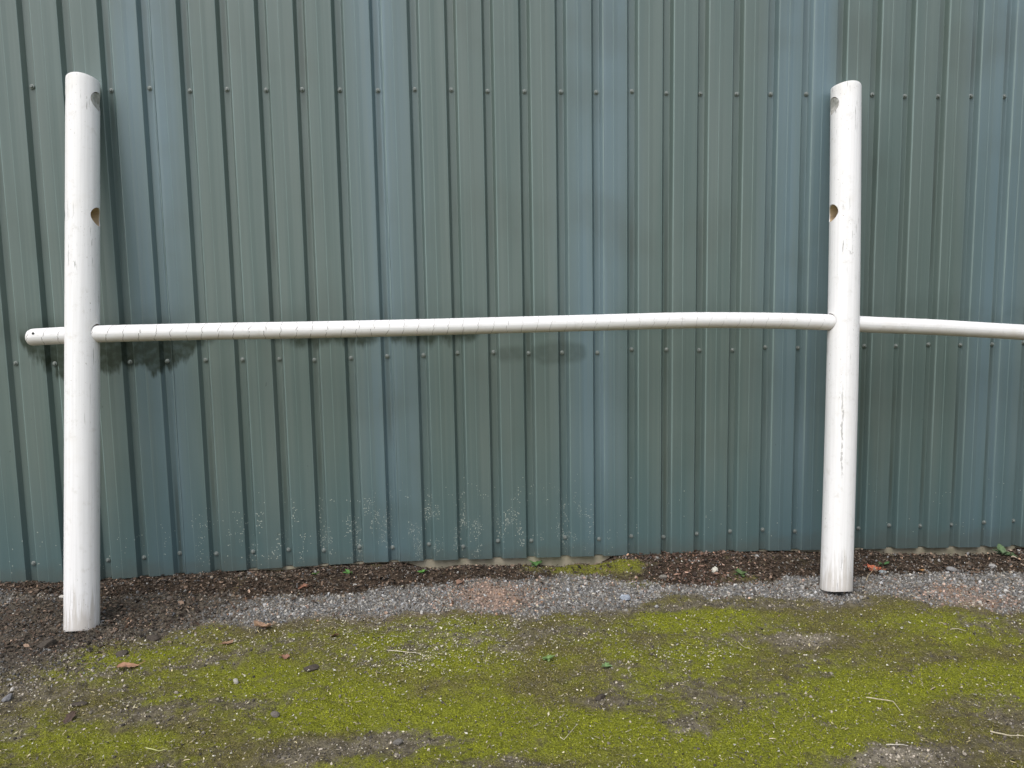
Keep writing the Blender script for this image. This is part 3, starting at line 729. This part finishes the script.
# fallen petals and pale scraps
PT = []
for _ in range(6):
    cu = rng.uniform(.05, .5)
    PT.append((np.array([(-1, 0, cu), (-.2, .6, 0), (-.2, -.6, .08), (.9, .12, cu*.7)]), np.array([(0, 2, 1), (1, 2, 3)])))
x, y = cand(150000)
fm, fg, fmu, fpk, fpa, frg = fields(x, y)
cl = blob_field(x, y, [(430, 650, 70, 16, 1.2), (470, 624, 100, 7, 1.0), (345, 640, 60, 12, .5), (400, 665, 60, 10, .6), (650, 655, 120, 12, .4), (700, 650, 40, 10, .5), (320, 628, 120, 6, .5), (120, 690, 110, 25, .25), (230, 645, 40, 8, .5), (560, 640, 100, 14, .4), (580, 600, 80, 8, .3)])
keep = rng.uniform(size=len(x)) < np.clip((.055+.50*cl+.05*(fbm(x*7, y*7, 131, 3)-.45))*(1-.8*fg)*(1-.75*fmu), 0, 1)
x, y = x[keep], y[keep]; n = len(x)
sz = np.clip(rng.lognormal(math.log(.0034), .38, n), .0016, .008)
val = rng.uniform(.28, .85, n); yel = rng.uniform(0, 1, n)**2
c = np.stack([val, val*(.97-.10*yel), val*(.86-.40*yel)], -1)
petals = scatter('fallen_petals', PT, at_ground(x, y, .006+rng.uniform(0, .003, n)), np.stack([sz, sz*rng.uniform(.5, 1, n), sz], -1), tilt_rot(n, .45), c, m_petal)
tag(petals, 'tiny pale petals and chaff strewn over the moss', 'petals', kind='stuff')

# dead moss stems, needles and crumbled leaf, lying flat
CH = []
for _ in range(6):
    b = rng.uniform(-.25, .25)
    CH.append((np.array([(-1, -.13, .02), (-1, .13, .02), (0, b-.13, .16), (0, b+.13, .16), (1, b*.3-.05, .04), (1, b*.3+.05, .04)]), np.array([(0, 2, 3, 1), (2, 4, 5, 3)])))
x, y = cand(190000)
fm, fg, fmu, fpk, fpa, frg = fields(x, y)
keep = rng.uniform(size=len(x)) < (1-.88*fg)*(1-.7*fmu)*(.07+.40*np.clip(fbm(x*6, y*6, 151, 4)-.42, 0, 1)*2)
x, y = x[keep], y[keep]; n = len(x)
sz = np.clip(rng.lognormal(math.log(.0045), .40, n), .002, .010)
val = np.clip(rng.lognormal(math.log(.19), .75, n), .02, .62); yel = rng.uniform(0, 1, n)
c = np.stack([val*1.05, val*(.93-.05*yel), val*(.72-.3*yel)], -1)
chaff = scatter('dry_chaff', CH, at_ground(x, y, .003+rng.uniform(0, .005, n)), np.stack([sz, sz*rng.uniform(.7, 1.6, n), sz], -1), tilt_rot(n, .30), c, m_straw)
tag(chaff, 'dry brown stems and chaff lying all over the moss', 'chaff', kind='stuff')

# ------------------------------------------------------------------ single stones, leaves, straws, weeds
def gp(px, py):
    p = ground_pt(px, py, 0.0)
    for _ in range(4): p = ground_pt(px, py, ground_z(p[0], p[1]))
    return p
def stone(px, py, sx, sy, sz, colr, label, seed):
    r = np.random.default_rng(seed); p = gp(px, py)
    # subdivided icosahedron pushed by a few cutting planes: a broken-faced stone
    v, f = IV.copy(), IF.copy()
    for _ in range(2):
        vl = v.tolist(); cache = {}; nf = []
        def mid(a, b):
            key = (min(a, b), max(a, b))
            if key not in cache:
                m = np.array(vl[a])+np.array(vl[b]); m /= np.linalg.norm(m); cache[key] = len(vl); vl.append(m.tolist())
            return cache[key]
        for a, b, c in f:
            ab, bc, ca = mid(a, b), mid(b, c), mid(c, a); nf += [(a, ab, ca), (b, bc, ab), (c, ca, bc), (ab, bc, ca)]
        v = np.array(vl); f = np.array(nf)
    for _ in range(9):
        nrm = r.normal(size=3); nrm /= np.linalg.norm(nrm); d = r.uniform(.55, .85)
        t = np.maximum(v@nrm-d, 0); v = v-t[:, None]*nrm
    v = v*(1+r.normal(0, .015, (len(v), 1)))*np.array([sx, sy, sz])
    az = r.uniform(0, 6); ca, sa = math.cos(az), math.sin(az)
    o = mesh_np('stone', v, f, m_stone, col=np.tile(np.array(colr), (len(v), 1))*r.uniform(.9, 1.1, (len(v), 1)))
    o.location = (p[0], p[1], p[2]+sz*.55); o.rotation_euler = (r.normal(0, .15), r.normal(0, .15), r.normal(0, .4))
    return tag(o, label, 'stone', 'loose stones at the foot of the wall')
stone(625, 600, .026, .020, .018, (.40, .45, .52), 'pale blue grey broken stone lying on the gravel in mid picture', 1)
stone(715, 572, .018, .016, .017, (.62, .60, .52), 'cream round pebble on the leaf mould near the reddish litter', 2)
stone(952, 571, .025, .018, .015, (.30, .30, .30), 'grey flat stone in the leaf mould right of the orange leaf', 3)
stone(992, 568, .019, .016, .013, (.36, .35, .34), 'light grey stone in the leaf mould below the leafy weed', 4)
stone(663, 579, .022, .018, .013, (.24, .22, .19), 'grey brown stone half sunk between leaf mould and gravel', 5)
stone(883, 573, .018, .014, .010, (.34, .38, .40), 'bluish grey stone touching the orange leaf', 6)
stone(62, 599, .014, .012, .012, (.60, .57, .52), 'small cream stone at the left edge of the upright post', 7)
stone(236, 683, .013, .010, .010, (.40, .38, .34), 'small pale stone on moss below the big curled brown leaf', 8)
stone(275, 716, .015, .013, .009, (.17, .15, .13), 'grey stone on the bare soil in front, left of centre', 9)
stone(398, 744, .016, .013, .009, (.18, .17, .155), 'dull grey stone on bare soil at the bottom edge', 10)
stone(8, 700, .020, .016, .012, (.20, .20, .21), 'bluish grey stone at the far left edge on the moss', 12)

def clod(px, py, sx, sy, sz, label, seed):
    o = stone(px, py, sx, sy, sz, (.075, .062, .050), label, seed)
    o.name = 'soil_clod'; o.data.name = 'soil_clod'; o['category'] = 'soil clod'; o['group'] = 'dark clods of soil on the moss'
    return o
clod(48, 648, .040, .030, .022, 'largest dark soil clod, on the bare ground just left of the upright post foot', 41)
clod(122, 655, .022, .018, .012, 'dark soil clod on moss just right of the upright post foot', 42)
clod(153, 640, .030, .016, .014, 'long dark soil clod at the moss edge under the gravel', 43)
clod(312, 670, .034, .020, .014, 'dark soil clod in a bare hollow left of the white petals', 44)
clod(78, 706, .032, .012, .009, 'flat dark soil clod on moss at the lower left', 45)
clod(600, 699, .022, .014, .009, 'dark soil clod in the small bare patch at lower centre', 46)

def leaf(px, py, L, Wd, colr, label, seed, az=None, lobed=False, lift=.004, curl=.35):
    r = np.random.default_rng(seed); p = gp(px, py)
    n = 12; V = []; cols = []
    for i in range(n+1):
        t = i/n; wv = Wd*math.sin(math.pi*min(1, t*.94+.03))**.7*(1+.22*r.normal())
        if lobed: wv *= (1+.32*math.cos(t*5*2*math.pi))/1.15
        for j in range(-3, 4):
            s = j/3
            xx = (t-.5)*L; yy = s*wv*(1+.08*r.normal()); zz = curl*Wd*(s*s)*(.8+.4*math.sin(t*4+seed)) + .10*L*math.sin(t*3.2+seed) + r.normal(0, .0006)
            V.append((xx, yy, zz)); k = 1 - .28*(abs(j) == 0) + .1*r.normal(); cols.append([max(.01, c*k) for c in colr])
    Fc = [(i*7+j, (i+1)*7+j, (i+1)*7+j+1, i*7+j+1) for i in range(n) for j in range(6)]
    o = mesh_np('fallen_leaf', V, Fc, m_leaf, col=np.array(cols), smooth=True)
    # stalk
    sv = []; 
    for i in range(5):
        t = i/4; c = np.array([L*.5+t*L*.35, t*t*L*.08, .004+t*.006+.10*L*math.sin(3.2+seed)])
        for a in range(5): sv.append((c[0], c[1]+.0011*math.cos(a*1.2566), c[2]+.0011*math.sin(a*1.2566)))
    sf = [(i*5+a, i*5+(a+1) % 5, (i+1)*5+(a+1) % 5, (i+1)*5+a) for i in range(4) for a in range(5)]
    mesh_np('leaf_stalk', sv, sf, m_leaf, col=np.tile(np.array(colr)*1.1, (len(sv), 1)), parent=o)
    zmin = min(v[2] for v in V)
    o.location = (p[0], p[1], p[2]+lift-zmin*.5); o.rotation_euler = (r.normal(0, .12), r.normal(0, .12), r.uniform(0, 6) if az is None else az)
    return tag(o, label, 'leaf', 'fallen dead leaves')
leaf(128, 669, .068, .020, (.42, .24, .15), 'tan pink dead leaf lying on moss in front of the upright post', 1, az=.35)
leaf(263, 630, .062, .028, (.46, .30, .20), 'curled pale brown leaf standing at the lower gravel edge', 2, az=.1, lift=.012, curl=.7)
leaf(874, 570, .060, .024, (.55, .17, .09), 'bright orange red leaf beside the foot of the tilted post', 3, az=-.7, curl=.5)
leaf(862, 568, .040, .010, (.42, .13, .10), 'thin dull red leaf between the tilted post and the orange leaf', 4, az=.1)
leaf(920, 572, .040, .014, (.50, .28, .12), 'small ochre leaf in the leaf mould right of the orange leaf', 5)
leaf(305, 589, .060, .018, (.34, .17, .11), 'reddish brown leaf on the dark litter left of centre', 6, az=.5)
leaf(1016, 560, .045, .012, (.62, .52, .40), 'pale buff leaf in the litter beside the leafy weed', 7, az=-.3)
leaf(335, 637, .042, .015, (.26, .13, .10), 'dark red brown leaf just below the gravel left of centre', 8)
leaf(286, 658, .032, .012, (.28, .15, .10), 'small brown leaf on the moss under the curled leaf', 9)
leaf(228, 644, .045, .014, (.36, .22, .14), 'small tan leaf on moss left of the curled leaf', 10)
leaf(460, 584, .050, .016, (.36, .22, .16), 'pinkish brown leaf above the pink gravel patch', 13)
leaf(70, 720, .050, .014, (.09, .06, .045), 'dark curled leaf pressed in moss near the bottom left', 14)

def straw(px0, py0, px1, py1, label, seed, rad=.0014, kink=None, colr=(.56, .50, .36)):
    a = gp(px0, py0); b = gp(px1, py1); r = np.random.default_rng(seed)
    pts = [a, (a+b)/2+np.array([r.normal(0, .006), r.normal(0, .006), 0]), b] if kink is None else [a, gp(*kink), b]
    Q = []
    for i in range(len(pts)-1):
        for t in np.linspace(0, 1, 6)[:(6 if i == len(pts)-2 else 5)]: Q.append(pts[i]*(1-t)+pts[i+1]*t)
    Q = np.array(Q); Q[:, 2] = [ground_z(q[0], q[1])+.010 for q in Q]
    kz = np.convolve(np.pad(Q[:, 2], 1, mode='edge'), np.ones(3)/3, 'valid'); Q[:, 2] = kz
    org = Q[0].copy(); V = []
    for i, q in enumerate(Q):
        t = Q[min(i+1, len(Q)-1)]-Q[max(i-1, 0)]; t /= np.linalg.norm(t); sx = np.cross(t, [0, 0, 1]); sx /= np.linalg.norm(sx); sz = np.cross(sx, t)
        rr = rad*(1-.5*i/len(Q))
        for j in range(6): V.append(q-org+rr*(math.cos(j*math.pi/3)*sx+math.sin(j*math.pi/3)*sz))
    Fc = [(i*6+j, i*6+(j+1) % 6, (i+1)*6+(j+1) % 6, (i+1)*6+j) for i in range(len(Q)-1) for j in range(6)]
    o = mesh_np('straw', V, Fc, m_straw, col=np.tile(np.array(colr), (len(V), 1)), smooth=True); o.location = org
    return tag(o, label, 'straw', 'dry straws on the moss')
straw(388, 652, 420, 656, 'short pale straw on the moss among the white petals', 1, .0018, colr=(.62, .56, .46))
straw(866, 700, 901, 715, 'bent pale straw kinked over bright moss at right', 2, .0018, kink=(893, 704))
straw(146, 751, 168, 752, 'short yellow straw on bright moss at the bottom left', 3, colr=(.55, .56, .25))
straw(560, 740, 577, 728, 'thin straw on the moss near the bottom centre', 4, kink=(564, 743), colr=(.5, .46, .32))
straw(990, 734, 1024, 739, 'pale stalk running out at the right edge near the bottom', 5, .0022)
straw(950, 632, 966, 633, 'little pale straw on the moss at the right', 6)
straw(886, 748, 908, 749, 'cream straw over the pale stony patch at the bottom right', 7, .0018, colr=(.6, .56, .48))
straw(866, 582, 876, 567, 'pale stalk leaning across the orange leaf', 8, .0016, colr=(.62, .48, .30))
straw(738, 644, 752, 652, 'thin pale straw on the bare patch in front of the tilted post', 9, .0012)

def weed(px, py, nl, L, colr, label, seed, spread=.5, upright=.6):
    r = np.random.default_rng(seed); p = gp(px, py); root = empty('weed', (p[0], p[1], p[2]-.002))
    for q in range(nl):
        az = q*2.4+r.uniform(-.4, .4); le = L*r.uniform(.6, 1.1); el = r.uniform(.15, upright); wd = le*r.uniform(.22, .36)
        V = []; cc = []
        for i in range(8):
            t = i/7; s = math.cos(el*(1-.7*t))*le*t; h = math.sin(el)*le*t - .25*le*t*t*(1-el*.6)+.006
            wv = wd*max(0.05, math.sin(math.pi*min(1, .08+t*.92))**.9)*(.25 if t < .2 else 1)
            for j in (-1, -.5, 0, .5, 1):
                V.append((s*math.cos(az)-j*wv*math.sin(az), s*math.sin(az)+j*wv*math.cos(az), max(.001, h+abs(j)*wv*.25)))
                k = (1.25 if j == 0 else 1)*r.uniform(.85, 1.15); cc.append([c*k for c in colr])
        Fc = [(i*5+j, (i+1)*5+j, (i+1)*5+j+1, i*5+j+1) for i in range(7) for j in range(4)]
        mesh_np('leaf_blade', V, Fc, m_green, col=np.array(cc), smooth=True, parent=root)
    return tag(root, label, 'weed', 'small green weeds by the wall')
weed(1003, 556, 9, .058, (.10, .16, .075), 'largest leafy green weed by the wall at the far right', 1, upright=1.2)
weed(423, 574, 7, .030, (.12, .30, .06), 'bright green seedling in the litter under the left of centre wall', 2, upright=1.0)
weed(349, 575, 7, .030, (.10, .24, .06), 'green seedling in litter further left than the brightest seedling', 3, upright=1.0)
weed(536, 567, 9, .042, (.09, .20, .06), 'low green weed against the pale footing beside the yellow moss', 4, upright=1.0)
weed(884, 566, 6, .034, (.09, .19, .07), 'small green weed right behind the orange leaf', 5, upright=1.0)
weed(741, 576, 10, .034, (.10, .16, .06), 'grey green weed tuft left of the tilted post', 6, upright=1.1)
weed(548, 660, 8, .026, (.17, .27, .09), 'pale green weed rosette on the moss in mid picture', 7, upright=.7)
weed(606, 668, 7, .022, (.16, .26, .10), 'pale green weed rosette right of the other rosette on moss', 8, upright=.7)
weed(316, 566+9, 5, .02, (.10, .2, .05), 'tiny green sprout at the wall foot left of the seedlings', 9, upright=1.0)

# ------------------------------------------------------------------ added shrubs, unseen behind the camera, darkening the lower right wall
m_shade_hedge = attr_mat('shade_hedge_leaf', 0.6, 20, 0.0)
def shade_hedge(a, b, half, h, nleaf, label):
    a = np.array(a, float); b = np.array(b, float); L = np.linalg.norm(b-a); u = (b-a)/L; v = np.array([-u[1], u[0]])
    root = empty('shade_hedge', (float((a[0]+b[0])/2), float((a[1]+b[1])/2), 0))
    org = np.array([(a[0]+b[0])/2, (a[1]+b[1])/2, 0.0])
    V = []; n, m = 40, 14
    for i in range(n+1):
        s_ = i/n; taper = math.sin(math.pi*min(max(s_, .02), .98))**.25
        for j in range(m+1):
            th = math.pi*j/m
            k = (.80+.16*float(vnoise(np.array([s_*9.0]), np.array([j*.7]), 301)[0]))*taper
            p = a+u*L*s_+v*half*k*math.cos(th)*(1.0)
            V.append((p[0]-org[0], p[1]-org[1], h*k*math.sin(th)**.55-.05))
    Fc = [(i*(m+1)+j, i*(m+1)+j+1, (i+1)*(m+1)+j+1, (i+1)*(m+1)+j) for i in range(n) for j in range(m)]
    mesh_np('shade_hedge_core', V, Fc, m_shade_hedge, col=np.tile([.030, .034, .020], (len(V), 1)), smooth=True, parent=root)
    V = np.array(V); pick = V[rng.integers(0, len(V), nleaf)]+rng.normal(0, .10, (nleaf, 3)); pick[:, 2] = np.maximum(pick[:, 2], .03)
    sz = rng.uniform(.030, .060, nleaf); val = rng.uniform(.5, 1.5, nleaf)
    lf = scatter('shade_hedge_foliage', PT, pick, np.stack([sz, sz, sz], -1), rand_rot(nleaf), np.stack([.040*val, .070*val, .022*val], -1), m_shade_hedge)
    lf.parent = root
    return tag(root, label, 'shade_hedge')
shade_hedge((5.0, -6.2), (10.4, -2.7), .55, 3.4, 18000, 'dense dark green shrubs added outside the frame to shade the wall, behind the camera to its right')
